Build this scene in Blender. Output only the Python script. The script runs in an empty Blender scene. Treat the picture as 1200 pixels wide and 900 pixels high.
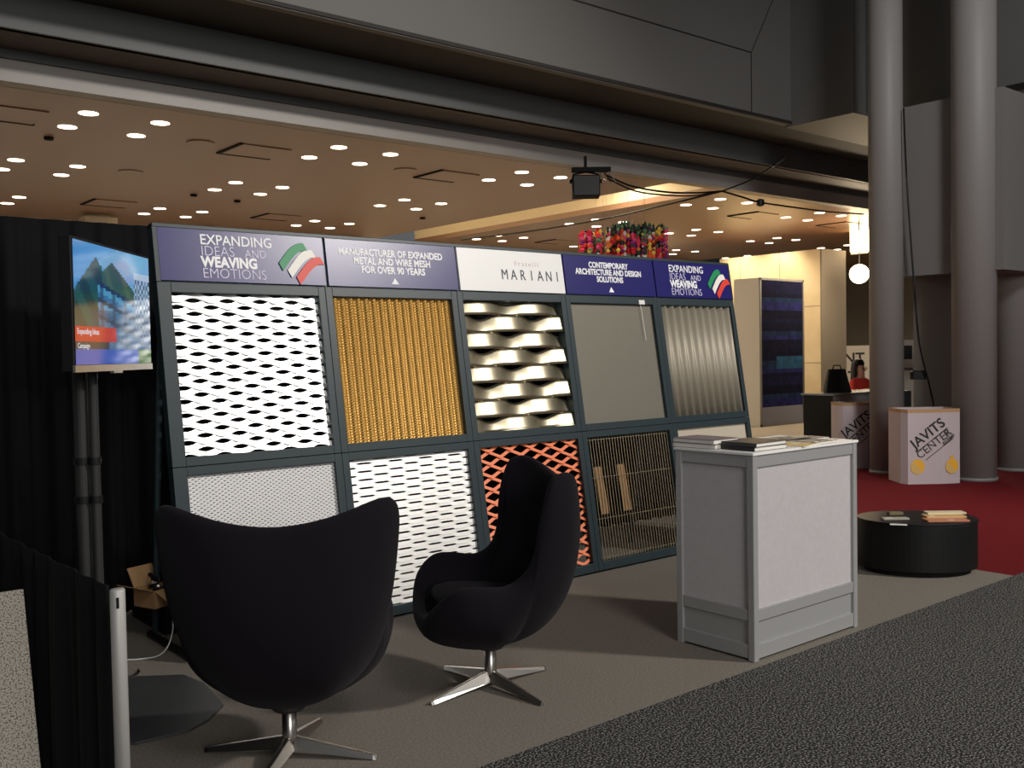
import bpy, bmesh, math, random
from mathutils import Vector, Matrix
random.seed(7)
S = bpy.context.scene
COL = S.collection
PI = math.pi
def rad(a): return a*PI/180

# ---------------------------------------------------------------- camera
YAW, PITCH, ROLL, FPX, EYE = rad(50.3216), rad(-1.8455), rad(-0.9901), 1150.0, 1.6
def cam_axes():
    f = Vector((math.cos(YAW)*math.cos(PITCH), math.sin(YAW)*math.cos(PITCH), math.sin(PITCH)))
    r = Vector((math.sin(YAW), -math.cos(YAW), 0)); u = r.cross(f)
    return math.cos(ROLL)*r+math.sin(ROLL)*u, -math.sin(ROLL)*r+math.cos(ROLL)*u, f
CR, CU, CF = cam_axes()
cd = bpy.data.cameras.new('camera'); cam = bpy.data.objects.new('camera', cd); COL.objects.link(cam)
cd.sensor_width = 36; cd.lens = FPX/1200*36; cd.clip_end = 200; cd.clip_start = .05
mw = Matrix((CR, CU, -CF)).transposed().to_4x4(); mw.translation = (0, 0, EYE); cam.matrix_world = mw
S.camera = cam
def ray(x, y): return CF+CR*((x-600)/FPX)-CU*((y-450)/FPX)
def on_z(x, y, z=0): d = ray(x, y); return Vector((0, 0, EYE))+d*((z-EYE)/d.z)
def at_depth(x, y, d): return Vector((0, 0, EYE))+ray(x, y)*d

# ---------------------------------------------------------------- world and lights
w = bpy.data.worlds.new('hall_ambient'); S.world = w; w.use_nodes = True
w.node_tree.nodes['Background'].inputs[0].default_value = (.95, .97, 1, 1)
w.node_tree.nodes['Background'].inputs[1].default_value = .11
def light(name, kind, loc, target, energy, color, size=1.0, spot=None, blend=.5):
    l = bpy.data.lights.new(name, kind); l.energy = energy; l.color = color
    if kind == 'AREA': l.shape = 'DISK'; l.size = size
    else: l.shadow_soft_size = size
    if spot: l.spot_size = rad(spot); l.spot_blend = blend
    o = bpy.data.objects.new(name, l); COL.objects.link(o); o.location = loc
    o.rotation_euler = (Vector(target)-Vector(loc)).to_track_quat('-Z', 'Y').to_euler()
    return o
light('hall_high_bay_key', 'SPOT', (10.5, -6.0, 8.5), (3.9, 4.6, .9), 4600, (1, .95, .89), .5, 66, .6)
light('hall_high_bay_front', 'SPOT', (1.0, -5.5, 9.0), (3.5, 5.0, 1.2), 900, (1, .96, .91), 1.5, 70, .6)
light('column_fill_spot', 'SPOT', (6.0, -1.5, 7.5), (12.2, 6.2, 1.8), 1050, (.98, .985, 1), .8, 62, .7)  # unseen fill spot added to brighten the column fronts
light('frontal_fill_disk', 'AREA', (-3, -16, 6.0), (6, 8, 3.0), 1150, (1, .97, .94), 6)  # unseen fill added behind the camera for beams, drape and chair backs
S.view_settings.view_transform = 'Standard'; S.view_settings.look = 'None'
S.view_settings.exposure = 0; S.view_settings.gamma = 1; S.view_settings.use_curve_mapping = False

# ---------------------------------------------------------------- materials
def lin(c): return tuple((v/255/12.92 if v/255 <= .04045 else ((v/255+.055)/1.055)**2.4) for v in c)
MATS = {}
def mat(name, rgb, rough=.6, metal=0, spec=.5, noise=None, bump=None, emit=None, attr=None, sheen=0, coat=0, rgb2=None, aniso=0):
    """rgb in sRGB 0-255; noise=(scale, contrast) mixes rgb with rgb2; bump=(scale, strength)"""
    if name in MATS: return MATS[name]
    m = bpy.data.materials.new(name); m.use_nodes = True; nt = m.node_tree; b = nt.nodes['Principled BSDF']
    c = lin(rgb); b.inputs['Base Color'].default_value = (*c, 1)
    b.inputs['Roughness'].default_value = rough; b.inputs['Metallic'].default_value = metal
    b.inputs['Specular IOR Level'].default_value = spec
    if sheen: b.inputs['Sheen Weight'].default_value = sheen
    if coat: b.inputs['Coat Weight'].default_value = coat; b.inputs['Coat Roughness'].default_value = .08
    if aniso: b.inputs['Anisotropic'].default_value = aniso
    tc = nt.nodes.new('ShaderNodeTexCoord')
    if noise:
        n = nt.nodes.new('ShaderNodeTexNoise'); n.inputs['Scale'].default_value = noise[0]; n.inputs['Detail'].default_value = 3
        nt.links.new(tc.outputs['Object'], n.inputs['Vector'])
        r = nt.nodes.new('ShaderNodeValToRGB'); k = noise[1]
        cen = noise[2] if len(noise) > 2 else .5
        r.color_ramp.elements[0].position = cen-k; r.color_ramp.elements[1].position = cen+k
        r.color_ramp.elements[0].color = (*c, 1); r.color_ramp.elements[1].color = (*lin(rgb2), 1)
        nt.links.new(n.outputs['Fac'], r.inputs['Fac']); nt.links.new(r.outputs['Color'], b.inputs['Base Color'])
    if bump:
        n2 = nt.nodes.new('ShaderNodeTexNoise'); n2.inputs['Scale'].default_value = bump[0]; n2.inputs['Detail'].default_value = 2
        nt.links.new(tc.outputs['Object'], n2.inputs['Vector'])
        bp = nt.nodes.new('ShaderNodeBump'); bp.inputs['Strength'].default_value = bump[1]; bp.inputs['Distance'].default_value = .01
        nt.links.new(n2.outputs['Fac'], bp.inputs['Height']); nt.links.new(bp.outputs['Normal'], b.inputs['Normal'])
    if emit:
        b.inputs['Emission Color'].default_value = (*lin(emit[0]), 1); b.inputs['Emission Strength'].default_value = emit[1]
    if attr:
        a = nt.nodes.new('ShaderNodeAttribute'); a.attribute_name = 'Col'
        if attr == 'emit':
            nt.links.new(a.outputs['Color'], b.inputs['Emission Color']); b.inputs['Emission Strength'].default_value = emit[1] if emit else 1
        else: nt.links.new(a.outputs['Color'], b.inputs['Base Color'])
    MATS[name] = m; return m

M_BOOTH = mat('booth_carpet', (112, 106, 98), .95, spec=.1, noise=(90, .22), rgb2=(140, 133, 123), bump=(400, .4))
M_AISLE = mat('aisle_carpet', (30, 30, 31), .95, spec=.1, noise=(115, .07, .56), rgb2=(150, 148, 144), bump=(300, .5))
M_RED = mat('red_carpet', (96, 22, 28), .95, spec=.1, noise=(30, .3), rgb2=(112, 26, 31), bump=(300, .4))
M_CEIL = mat('bronze_ceiling', (148, 112, 88), .3, spec=.5)
M_LOBBY = mat('lobby_carpet', (176, 166, 150), .9, spec=.1, noise=(20, .3), rgb2=(166, 156, 140))
M_COVE = mat('cove_cream', (226, 214, 186), .6)
M_FASCIA = mat('fascia_grey', (150, 145, 140), .45, noise=(1.2, .3), rgb2=(165, 160, 154))
M_BEAM = mat('beam_grey', (84, 86, 86), .5)
M_SOFFIT = mat('soffit_brown', (70, 60, 56), .6)
M_SOFFITB = mat('soffit_black', (34, 30, 27), .7)
M_UPPER = mat('upper_wall_grey', (100, 98, 95), .6)
M_COLUMN = mat('column_grey', (144, 140, 137), .5, spec=.4)
M_CLAD = mat('cladding_grey', (128, 124, 121), .55)
M_FARWALL = mat('far_wall_grey', (120, 112, 100), .8)
M_WHITEW = mat('wall_offwhite', (196, 190, 180), .8)
M_CONC = mat('concrete_panel', (196, 176, 140), .75, noise=(1.6, .3), rgb2=(222, 204, 168))
M_DRAPE = mat('black_drape', (17, 18, 20), .9, spec=.15)
M_FRAME = mat('frame_teal_grey', (33, 49, 54), .42, spec=.5)
M_ALU = mat('bright_aluminium', (246, 246, 244), .36, metal=.85)
M_WHITEMESH = mat('white_mesh', (246, 246, 242), .45, metal=.6)
M_GOLD = mat('gold_mesh', (214, 168, 88), .42, metal=.6)
M_NICKEL = mat('brushed_nickel', (206, 196, 168), .34, metal=1)
M_FINE = mat('fine_wire_cloth', (128, 123, 110), .55, metal=.4, noise=(220, .3), rgb2=(112, 108, 98))
M_PLEAT = mat('pleated_wire_cloth', (158, 150, 134), .5, metal=.4)
M_GREYMESH = mat('grey_mesh', (205, 204, 204), .5, metal=.2)
M_ORANGE = mat('orange_mesh', (242, 128, 78), .45, spec=.5)
M_WIRE = mat('bronze_wire', (170, 156, 128), .4, metal=.6)
M_TANSHEET = mat('tan_sheet', (186, 176, 158), .6)
M_FAB = mat('charcoal_wool', (24, 21, 26), .95, spec=.1, bump=(500, .2), sheen=.03)
M_STEEL = mat('brushed_steel', (190, 186, 180), .28, metal=1)
M_CTFRAME = mat('counter_aluminium', (160, 160, 160), .4, metal=.2)
M_CTPANEL = mat('counter_panel', (186, 182, 184), .75, noise=(35, .3), rgb2=(177, 173, 175))
M_WHITE = mat('white_laminate', (232, 230, 226), .4)
M_BLACK = mat('black_satin', (12, 12, 13), .5, spec=.3)
M_BLACKM = mat('black_matte', (20, 20, 21), .8, spec=.2)
M_DARKMET = mat('dark_metal', (46, 46, 46), .6, metal=.3)
M_CARD = mat('cardboard', (176, 138, 96), .85)
M_BOXW = mat('box_white', (184, 170, 172), .7)
M_INK = mat('black_ink', (30, 28, 30), .6)
M_OCHRE = mat('ochre_print', (226, 168, 44), .6)
M_TEXTW = mat('white_print', (250, 250, 250), .5)
M_TEXTP = mat('pale_print', (222, 216, 236), .5)
M_TEXTG = mat('grey_print', (66, 68, 84), .5)
M_TEXTF = mat('faint_print', (226, 205, 205), .5)
M_GREEN = mat('green_print', (22, 140, 84), .45)
M_FLAGW = mat('flag_white', (240, 236, 226), .45)
M_FLAGR = mat('flag_red', (222, 62, 44), .45)
M_NAVY = mat('navy_sign', (34, 30, 104), .3, spec=.5)
M_SIGNW = mat('white_sign', (244, 243, 240), .35)
M_LAMP = mat('downlight_glow', (255, 240, 214), .5, emit=((255, 236, 206), 7))
M_LAMPGLARE = mat('lamp_and_glare_glow', (255, 230, 180), .5, emit=((255, 222, 166), 14))  # shared by the globe lamp and the panel that imitates lamp glare
M_COVEGLOW = mat('cove_glow', (255, 226, 170), .5, emit=((255, 234, 200), 9))
M_ATTR = mat('coloured_print', (255, 255, 255), .5, attr='base')
M_SCREEN = mat('screen_picture', (4, 4, 5), .1, spec=1.0, coat=1, attr='emit', emit=((255, 255, 255), .85))
M_PAPER = mat('paper_edge', (226, 222, 214), .7)

# ---------------------------------------------------------------- mesh builder
class MB:
    def __init__(s): s.v = []; s.f = []; s.c = []
    def box(s, a, b):
        x0, y0, z0 = a; x1, y1, z1 = b; k = len(s.v)
        s.v += [(x0,y0,z0),(x1,y0,z0),(x1,y1,z0),(x0,y1,z0),(x0,y0,z1),(x1,y0,z1),(x1,y1,z1),(x0,y1,z1)]
        s.f += [tuple(k+i for i in q) for q in ((0,3,2,1),(4,5,6,7),(0,1,5,4),(1,2,6,5),(2,3,7,6),(3,0,4,7))]
        return s
    def cbox(s, c, d): return s.box([c[i]-d[i]/2 for i in range(3)], [c[i]+d[i]/2 for i in range(3)])
    def prism(s, pts, z0, z1):
        k = len(s.v); n = len(pts)
        s.v += [(p[0], p[1], z0) for p in pts]+[(p[0], p[1], z1) for p in pts]
        s.f.append(tuple(k+i for i in reversed(range(n)))); s.f.append(tuple(k+n+i for i in range(n)))
        for i in range(n): j = (i+1) % n; s.f.append((k+i, k+j, k+n+j, k+n+i))
        return s
    def cyl(s, c, r, z0, z1, n=24, r2=None):
        r2 = r if r2 is None else r2; k = len(s.v)
        for z, q in ((z0, r), (z1, r2)):
            for i in range(n): a = 2*PI*i/n; s.v.append((c[0]+q*math.cos(a), c[1]+q*math.sin(a), z))
        s.f.append(tuple(k+i for i in reversed(range(n)))); s.f.append(tuple(k+n+i for i in range(n)))
        for i in range(n): j = (i+1) % n; s.f.append((k+i, k+j, k+n+j, k+n+i))
        return s
    def lathe(s, prof, n=32, c=(0, 0)):
        k = len(s.v); m = len(prof)
        for r, z in prof:
            for i in range(n): a = 2*PI*i/n; s.v.append((c[0]+r*math.cos(a), c[1]+r*math.sin(a), z))
        for j in range(m-1):
            for i in range(n):
                i2 = (i+1) % n; s.f.append((k+j*n+i, k+j*n+i2, k+(j+1)*n+i2, k+(j+1)*n+i))
        s.f.append(tuple(k+i for i in reversed(range(n)))); s.f.append(tuple(k+(m-1)*n+i for i in range(n)))
        return s
    def tube(s, pts, r, n=8, closed_ends=True):
        pts = [Vector(p) for p in pts]; k = len(s.v); m = len(pts)
        for i, p in enumerate(pts):
            t = (pts[min(i+1, m-1)]-pts[max(i-1, 0)]).normalized()
            a = t.cross(Vector((0, 0, 1)));  a = a if a.length > .05 else t.cross(Vector((1, 0, 0)))
            a.normalize(); b = t.cross(a); q = r[i] if isinstance(r, (list, tuple)) else r
            for j in range(n): an = 2*PI*j/n; s.v.append(tuple(p+a*(q*math.cos(an))+b*(q*math.sin(an))))
        for i in range(m-1):
            for j in range(n): j2 = (j+1) % n; s.f.append((k+i*n+j, k+i*n+j2, k+(i+1)*n+j2, k+(i+1)*n+j))
        s.f.append(tuple(k+j for j in reversed(range(n)))); s.f.append(tuple(k+(m-1)*n+j for j in range(n)))
        return s
    def grid(s, fn, nu, nv, flip=False):
        k = len(s.v)
        for j in range(nv+1):
            for i in range(nu+1): s.v.append(tuple(fn(i/nu, j/nv)))
        for j in range(nv):
            for i in range(nu):
                q = (k+j*(nu+1)+i, k+j*(nu+1)+i+1, k+(j+1)*(nu+1)+i+1, k+(j+1)*(nu+1)+i)
                s.f.append(q[::-1] if flip else q)
        return s
    def build(s, name, m, parent=None, smooth=False, bevel=0, loc=None, rot=None, solid=0, facecol=None, fixn=False):
        me = bpy.data.meshes.new(name); me.from_pydata(s.v, [], s.f); me.update()
        if fixn:
            bm = bmesh.new(); bm.from_mesh(me); bmesh.ops.recalc_face_normals(bm, faces=bm.faces); bm.to_mesh(me); bm.free()
        if facecol:
            ca = me.color_attributes.new('Col', 'FLOAT_COLOR', 'CORNER')
            for p in me.polygons:
                c = facecol[p.index]
                for li in p.loop_indices: ca.data[li].color = (*lin(c), 1)
        me.materials.append(m)
        o = bpy.data.objects.new(name, me); COL.objects.link(o)
        if smooth:
            for p in me.polygons: p.use_smooth = True
        if parent is not None: o.parent = parent
        if loc is not None: o.location = loc
        if rot is not None: o.rotation_euler = rot
        if solid: md = o.modifiers.new('solid', 'SOLIDIFY'); md.thickness = solid; md.offset = 0
        if bevel: md = o.modifiers.new('bevel', 'BEVEL'); md.width = bevel; md.segments = 2; md.limit_method = 'ANGLE'
        return o
def tag(o, label, cat, group=None):
    o['label'] = label; o['category'] = cat
    if group: o['group'] = group
    return o
def struct(o): o['kind'] = 'structure'; return o
def empty(name, loc, rz=0):
    o = bpy.data.objects.new(name, None); COL.objects.link(o); o.location = loc; o.rotation_euler = (0, 0, rz); o.empty_display_size = .1
    return o
def smooth_path(P, n=6):
    P = [Vector(p) for p in P]; out = []
    for i in range(len(P)-1):
        a, b, c, d = P[max(i-1, 0)], P[i], P[i+1], P[min(i+2, len(P)-1)]
        for q in range(n):
            t = q/n; out.append(.5*((2*b)+(c-a)*t+(2*a-5*b+4*c-d)*t*t+(3*b-a-3*c+d)*t**3))
    return out+[P[-1]]
def text(body, size, m, parent, loc, rot=(PI/2, 0, 0), align='LEFT', offset=0, shear=0, sx=1, name='lettering', thick=.001, spacing=1.0):
    c = bpy.data.curves.new(name, 'FONT'); c.body = body; c.size = size; c.align_x = align; c.offset = offset; c.extrude = thick
    c.shear = shear; c.space_character = spacing; c.resolution_u = 3
    t = bpy.data.objects.new('tmp', c); COL.objects.link(t)
    dg = bpy.context.evaluated_depsgraph_get(); me = bpy.data.meshes.new_from_object(t.evaluated_get(dg))
    bpy.data.objects.remove(t); bpy.data.curves.remove(c)
    me.materials.clear(); me.materials.append(m)
    o = bpy.data.objects.new(name, me); COL.objects.link(o); o.parent = parent; o.location = loc; o.rotation_euler = rot; o.scale = (sx, 1, 1)
    return o
def Q(*a): return MB().box(*a)

# ================================================================ STRUCTURE
EDGE_V, RED_U, BACK_V = 2.98, 6.94, 6.27
CZ = 4.2                                   # lower ceiling height
struct(Q((-14, -14, -.1), (32, 22, -.012)).build('floor', M_AISLE))
struct(Q((-14, -14, -.0119), (RED_U+2.2, EDGE_V, 0)).build('floor_aisle_carpet', M_AISLE))
struct(MB().prism([(.2, EDGE_V), (RED_U, EDGE_V), (RED_U, 5.3), (8.2, 5.3), (8.2, 7.59), (.2, 7.59)], -.0119, 0).build('floor_booth_carpet', M_BOOTH))
def red():
    m = MB(); m.prism([(RED_U, EDGE_V), (RED_U+2.2, EDGE_V), (RED_U+2.2, -8), (20, -8), (20, 7.6), (8.2, 7.6), (8.2, 5.3), (RED_U, 5.3)], -.0119, 0); return m
struct(Q((-14, 7.6, -.0119), (20, 22, 0)).build('floor_lobby', M_LOBBY)); struct(Q((20.001, -8, -.0119), (32, 22, 0)).build('floor_lobby.001', M_LOBBY))
struct(red().build('floor_red_carpet', M_RED))
# lower ceiling, split by the lit trough
struct(Q((-6, 10.26, CZ), (11.77, 19.3, CZ+.1)).build('ceiling', M_CEIL))
struct(Q((13.1, 10.26, CZ), (29.99, 19.3, CZ+.1)).build('ceiling.001', M_CEIL))
struct(Q((13.1, -6, CZ+.9), (31, 10.05, CZ+1.0)).build('ceiling.002', M_UPPER))
tr = struct(Q((11.6, 10.26, CZ+.42), (13.3, 19.3, CZ+.5)).build('ceiling_trough', M_COVE))
Q((11.7, 10.26, CZ+.1), (11.77, 19.3, CZ+.42)).build('trough_side', M_COVE, tr)
Q((13.1, 10.26, CZ+.1), (13.17, 19.3, CZ+.42)).build('trough_side', M_COVE, tr)
Q((11.80, 10.3, CZ+.16), (11.86, 19.2, CZ+.20)).build('light_strip', M_COVEGLOW, tr)
# stepped header beams running along the hall
struct(Q((-6, 10.05, CZ), (18.6, 10.25, 4.405)).build('trim_1', M_FASCIA))
struct(Q((-6, 10.0, 4.405), (18.6, 10.25, 4.49)).build('trim_2', M_BEAM))
struct(Q((-6, 9.4, 4.485), (20, 10.25, 4.52)).build('trim_3', M_SOFFIT))
struct(Q((-6, 9.36, 4.485), (20, 9.46, 4.83)).build('trim_4', M_BEAM))
struct(Q((-6, 8.38, 4.83), (20, 9.46, 4.87)).build('trim_5', M_SOFFITB))
uw = struct(MB().box((-6, 8.4, 4.82), (12.37, 8.5, 9.5)).build('wall_upper', M_UPPER))
Q((-6, 8.39, 5.685), (11.37, 8.401, 5.70)).build('panel_joint', M_SOFFITB, uw)
Q((11.36, 8.392, 4.83), (11.372, 8.401, 5.70)).build('panel_joint', M_SOFFITB, uw)
MB().tube([(11.37, 8.395, 5.69), (11.93, 8.395, 6.6), (12.2, 8.395, 7.3)], .006, 6).build('panel_joint', M_SOFFITB, uw)
# box projecting from the upper wall, and the cladding between the columns
struct(Q((12.30, 7.40, 4.80), (14.5, 8.5, 9.5)).build('wall_box', M_UPPER))
struct(Q((12.62, 5.0, 4.86), (14.5, 7.395, 9.5)).build('wall_box_inner', M_BEAM))
struct(Q((12.30, 2.4, 4.72), (12.615, 6.72, 9.5)).build('wall_box_side', M_UPPER))
cl = struct(Q((11.62, 5.1, 2.46), (12.9, 6.42, 4.55)).build('wall_cladding', M_CLAD))
struct(Q((12.05, 5.85, 0), (12.25, 6.42, 2.459)).build('wall_pier', M_CLAD))
# far walls
struct(Q((-6, 19.3, 0), (31, 19.5, CZ)).build('wall_back', M_WHITEW))
struct(Q((30, -6, 0), (30.2, 19.3, 5.1)).build('wall_right', M_FARWALL))
cw = struct(Q((19.0, 12.22, 0), (19.95, 17.6, 3.75)).build('wall_concrete', M_CONC))
Q((18.995, 12.218, 0), (19.951, 12.26, 3.751)).build('end_panel', M_FARWALL, cw)
for v in (13.0, 14.05, 15.1, 16.15):
    for z in (.9, 1.9, 2.9): pass
for v in (13.3, 14.4, 15.5): Q((18.996, v, 0), (19.0, v+.012, 3.75)).build('panel_joint', M_FARWALL, cw)
for z in (1.25, 2.5): Q((18.996, 12.26, z), (19.0, 17.6, z+.012)).build('panel_joint', M_FARWALL, cw)

# ceiling fittings: four-lamp clusters of recessed downlights on a 3 m grid
proto_ring = MB().lathe([(.098, CZ-.004), (.112, CZ-.004), (.112, CZ+.02), (.098, CZ+.02)], 24)
def downlight(u, v):
    t = empty('downlight', (u, v, CZ)); row = 'row nearest the pale fascia' if v < 12.5 else 'middle row of clusters' if v < 15.5 else 'row nearest the back wall'
    side = 'drape side of trough' if u < 12 else 'art panel side of trough'
    tag(t, 'round downlight in the %s, %s' % (row, side), 'downlight', 'recessed downlights, %s, %s' % (row, side))
    d = DL if DL else MB().cyl((0, 0), .1, -.003, .03, 24).build('lamp_disc', M_LAMP, t)
    if DL:
        d = DL.copy(); COL.objects.link(d); d.parent = t
    return d
DL = None
for u0 in (3.27, 6.27, 9.27, 13.8, 16.84, 19.8, 22.83):
    for v0 in (10.87, 13.93, 17.05):
        for du in (0, .76):
            for dv in (0, .77):
                u, v = u0+du, v0+dv
                if 18.7 < u < 20.2 and v > 12: pass
                d = downlight(u, v)
                if DL is None: DL = d
        light('downlight_beam', 'SPOT', (u0+.38, v0+.38, CZ-.03), (u0+.38, v0+.38, 0), 112, (1, .86, .66), .3, 165, .3)
# ceiling vents and speakers
def vent(x, y):
    p = on_z(x, y, CZ)
    t = empty('ceiling_vent', (p.x, p.y, CZ)); tag(t, 'square ceiling vent with a dark slot, '+('on the drape side of the lit trough' if p.x < 12 else 'on the art panel side of the trough'), 'vent', 'square ceiling vents '+('before' if p.x < 12 else 'past')+' the trough')
    MB().box((-.33, -.33, -.012), (.33, .33, .02)).build('cover', M_CEIL, t)
    MB().box((-.35, .325, -.016), (.35, .37, .02)).build('slot', M_BLACKM, t); MB().box((-.37, -.35, -.016), (-.325, .37, .02)).build('slot', M_BLACKM, t)
for q in ((8, 133), (300, 177), (129, 238), (525, 206), (325, 254), (884, 252), (985, 263), (652, 283)): vent(*q)
for q in ((153, 201), (235, 167), (475, 199)):
    p = on_z(*q, CZ)
    o = MB().lathe([(.001, CZ-.012), (.16, CZ-.012), (.17, CZ+.01)], 28).build('ceiling_speaker', M_CEIL)
    o.location = (p.x, p.y, 0); tag(o, 'round bronze speaker grille flush with the ceiling', 'speaker', 'round ceiling speakers')
for q in ((57, 161), (227, 228), (278, 235), (495, 255), (688, 271)):
    p = on_z(*q, CZ); o = MB().cyl((0, 0), .05, CZ-.03, CZ+.01, 12, .06).build('sprinkler_head', M_BLACKM); o.location = (p.x, p.y, 0)
    tag(o, 'tiny dark sprinkler cap on the bronze ceiling', 'sprinkler', 'ceiling sprinkler caps')
p = on_z(115, 258, CZ-.1)
t = empty('projector_box', (p.x, p.y, CZ-.14)); tag(t, 'cream boxed fitting under the ceiling above the black drape', 'ceiling box')
MB().box((-.28, -.2, -.06), (.28, .2, .08)).build('body', M_COVE, t); MB().box((-.2, -.05, .08), (.2, .05, .15)).build('bracket', M_COVE, t)

# ================================================================ COLUMNS
def column(name, u, v, r, label):
    t = empty(name, (u, v, 0)); tag(t, label, 'column', 'round grey columns')
    MB().cyl((0, 0), r, 0, 9.4, 48).build('shaft', M_COLUMN, t, smooth=False)
    MB().cyl((0, 0), r+.012, 0, .04, 48).build('base_ring', M_CLAD, t)
    for o in t.children:
        for p in o.data.polygons: p.use_smooth = len(p.vertices) == 4
    return t
column('round_column', 11.53, 6.50, .205, 'round grey column between the two printed cartons')
column('round_column', 11.62, 5.44, .245, 'round grey column right beside the fully visible printed carton')
column('round_column', 12.85, 5.52, .25, 'round grey column standing behind the cladding panel')
# ================================================================ DRAPES
def drape(name, p0, p1, z0, z1, folds, amp, label, sag=0, n=None, hem=.0):
    p0 = Vector(p0); p1 = Vector(p1); d = p1-p0; L = d.length; d.normalize(); nn = Vector((-d.y, d.x))
    rnd = random.Random(len(label)); ph = [rnd.random()*6.28 for _ in range(5)]
    def fn(s, tt):
        x = s*L; k = 2*PI*folds*s
        off = amp*(math.sin(k+1.3*math.sin(k*.31+ph[0]))+.4*math.sin(2.3*k+ph[1]))*(1-.75*tt**6)
        z = z0+(z1-z0)*tt - sag*4*s*(1-s)*tt
        if not sag: z += .07*max(0, (s-.93)/.07)*tt
        q = p0+d*x+nn*off
        return (q.x, q.y, z)
    m = MB().grid(fn, n or int(folds*12), 10)
    o = m.build(name, M_DRAPE, None, smooth=True, solid=.006)
    return tag(o, label, 'drape')
drape('back_drape', (.97, BACK_V), (7.92, BACK_V), 0.01, 2.44, 39, .035, 'tall black pleated drape hanging behind the sample display')
t = empty('back_drape_pipe', (0, 0, 0)); tag(t, 'slim metal pipe carrying the tall black drape', 'pipe')
MB().tube([(.97, BACK_V+.06, 2.40), (7.9, BACK_V+.06, 2.40)], .02, 10).build('crossbar', M_DARKMET, t)
for u in (1.0, 4.0, 7.85): MB().cyl((u, BACK_V+.12), .025, 0, 2.45, 12).build('upright', M_DARKMET, t)
drape('side_drape', (.955, 3.13), (.955, 6.2), 0.005, .90, 13, .022, 'low black side drape running back from the silver post', sag=.02)
t = empty('drape_post', (.963, 3.063, 0)); tag(t, 'silver slotted aluminium post at the end of the low side drape', 'post')
MB().lathe([(.0225, .012), (.0225, .895), (.020, .9)], 24).build('tube', mat('matt_aluminium', (176, 174, 170), .5, metal=.25), t, smooth=True)
MB().box((-.13, -.13, 0), (.13, .13, .012)).build('base_plate', M_DARKMET, t)
sl = MB().box((-.004, -.0245, .845), (.004, -.018, .878)).build('slot', M_BLACKM, t); sl.rotation_euler = (0, 0, rad(-18))
# speckled slab standing against the outside of the low drape
M_SPECK = mat('speckled_terrazzo', (90, 84, 76), .6, noise=(170, .06, .455), rgb2=(188, 180, 166))
t = empty('speckled_board', (.60, 3.73, 0)); tag(t, 'grey speckled stone-look sample board leaning beside the low black drape', 'sample board')
MB().box((-.3, 0, .004), (.3, .022, .785)).build('board', M_SPECK, t, bevel=.002, rot=(rad(-15), 0, 0))
for x in (-.2, .2): MB().tube([(x, .19, .62), (x, .40, .008)], .008, 8).build('strut', M_DARKMET, t)

# ================================================================ DISPLAY
DISP = empty('sample_display_stand', (1.93, 5.01, 0)); DISP.rotation_euler = (rad(-9), 0, 0)
tag(DISP, 'long leaning display of ten framed metal mesh panels under header signs', 'display stand')
PITCHX, PX0, PW = .995, .078, .90
ROWS = ((.078, .977, .0, 1.028), (1.08, 1.985, 1.028, 2.045))
FR = {}
for i in range(5):
    for r, (z0, z1, f0, f1) in enumerate(ROWS):
        x0 = PX0+PITCHX*i; x1 = x0+PW
        l = 0.0 if i == 0 else x0-.0475; rr = 5.0 if i == 4 else x1+.0475
        if r == 0: f0 = .016
        m = MB(); D = .07
        m.box((l+.001, 0, f0), (x0, D, f1-.002)); m.box((x1, 0, f0), (rr-.001, D, f1-.002))
        m.box((x0, 0, f0), (x1, D, z0)); m.box((x0, 0, z1), (x1, D, f1-.002))
        FR[i, r] = m.build('panel_frame', M_FRAME, DISP, bevel=.003)
# header box behind the signs, cap rail, rear legs
MB().box((0, .012, 2.045), (5.0, .07, 2.36)).build('header_box', M_FRAME, DISP)
MB().box((0, -.004, 2.348), (5.0, .075, 2.372)).build('cap_rail', M_FRAME, DISP, bevel=.003)
MB().box((0, -.003, 2.045), (.024, .012, 2.348)).build('header_side', M_FRAME, DISP)
MB().box((4.982, -.003, 2.045), (5.0, .012, 2.348)).build('header_side', M_FRAME, DISP)
for x in (.05, 1.03, 2.02, 3.02, 4.01, 4.95):
    c, s_ = math.cos(rad(9)), math.sin(rad(9))
    top = Vector((x, .08, 2.0)); 
    foot = Vector((x, .64*c, .64*s_+.0))   # rotates onto the floor behind
    m = MB().tube([top, foot], .018, 8); m.build('rear_leg', M_FRAME, DISP)

def ribbons(P, rows, s, a, w, tilt, dy, seg=12, W=.9, z0=0, flat=1.0, curl=0.0, x_ph=0.0, Hh=.905, rib=None, tri=False):
    """expanded-metal sheet: wavy ribbons, neighbours in opposite phase so they meet at the bonds"""
    m = MB(); n = int(math.ceil(W/P*seg)); ct, st = math.cos(tilt), math.sin(tilt)
    cross = (-1, 0, 1) if curl else (-1, 1)
    for r in range(rows):
        zc = z0+s*(r+.5)
        def fn(i, j):
            x = W*i; c = math.cos(2*PI*x/P+PI*r+x_ph)
            c = 2/PI*math.asin(c)*1.08 if tri else c
            c = max(-1, min(1, c*flat)); q = cross[int(round(j*(len(cross)-1)))]
            z = zc+a*c+q*w/2*ct; y = dy*c-q*w/2*st-(curl if q == 0 else 0)*(.6+.4*c)
            if rib: y += rib[1]*math.cos(2*PI*x/rib[0])
            return (x, y, max(0, min(Hh, z)))
        m.grid(fn, n, len(cross)-1)
    return m
def panel(i, r, m, material, label, smooth=True, y=.03, solid=.003):
    z0 = ROWS[r][0]
    o = m.build('metal_panel', material, FR[i, r], smooth=smooth, solid=solid); o.location = (PX0+PITCHX*i, y, z0); o['label'] = label
    return o
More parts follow.
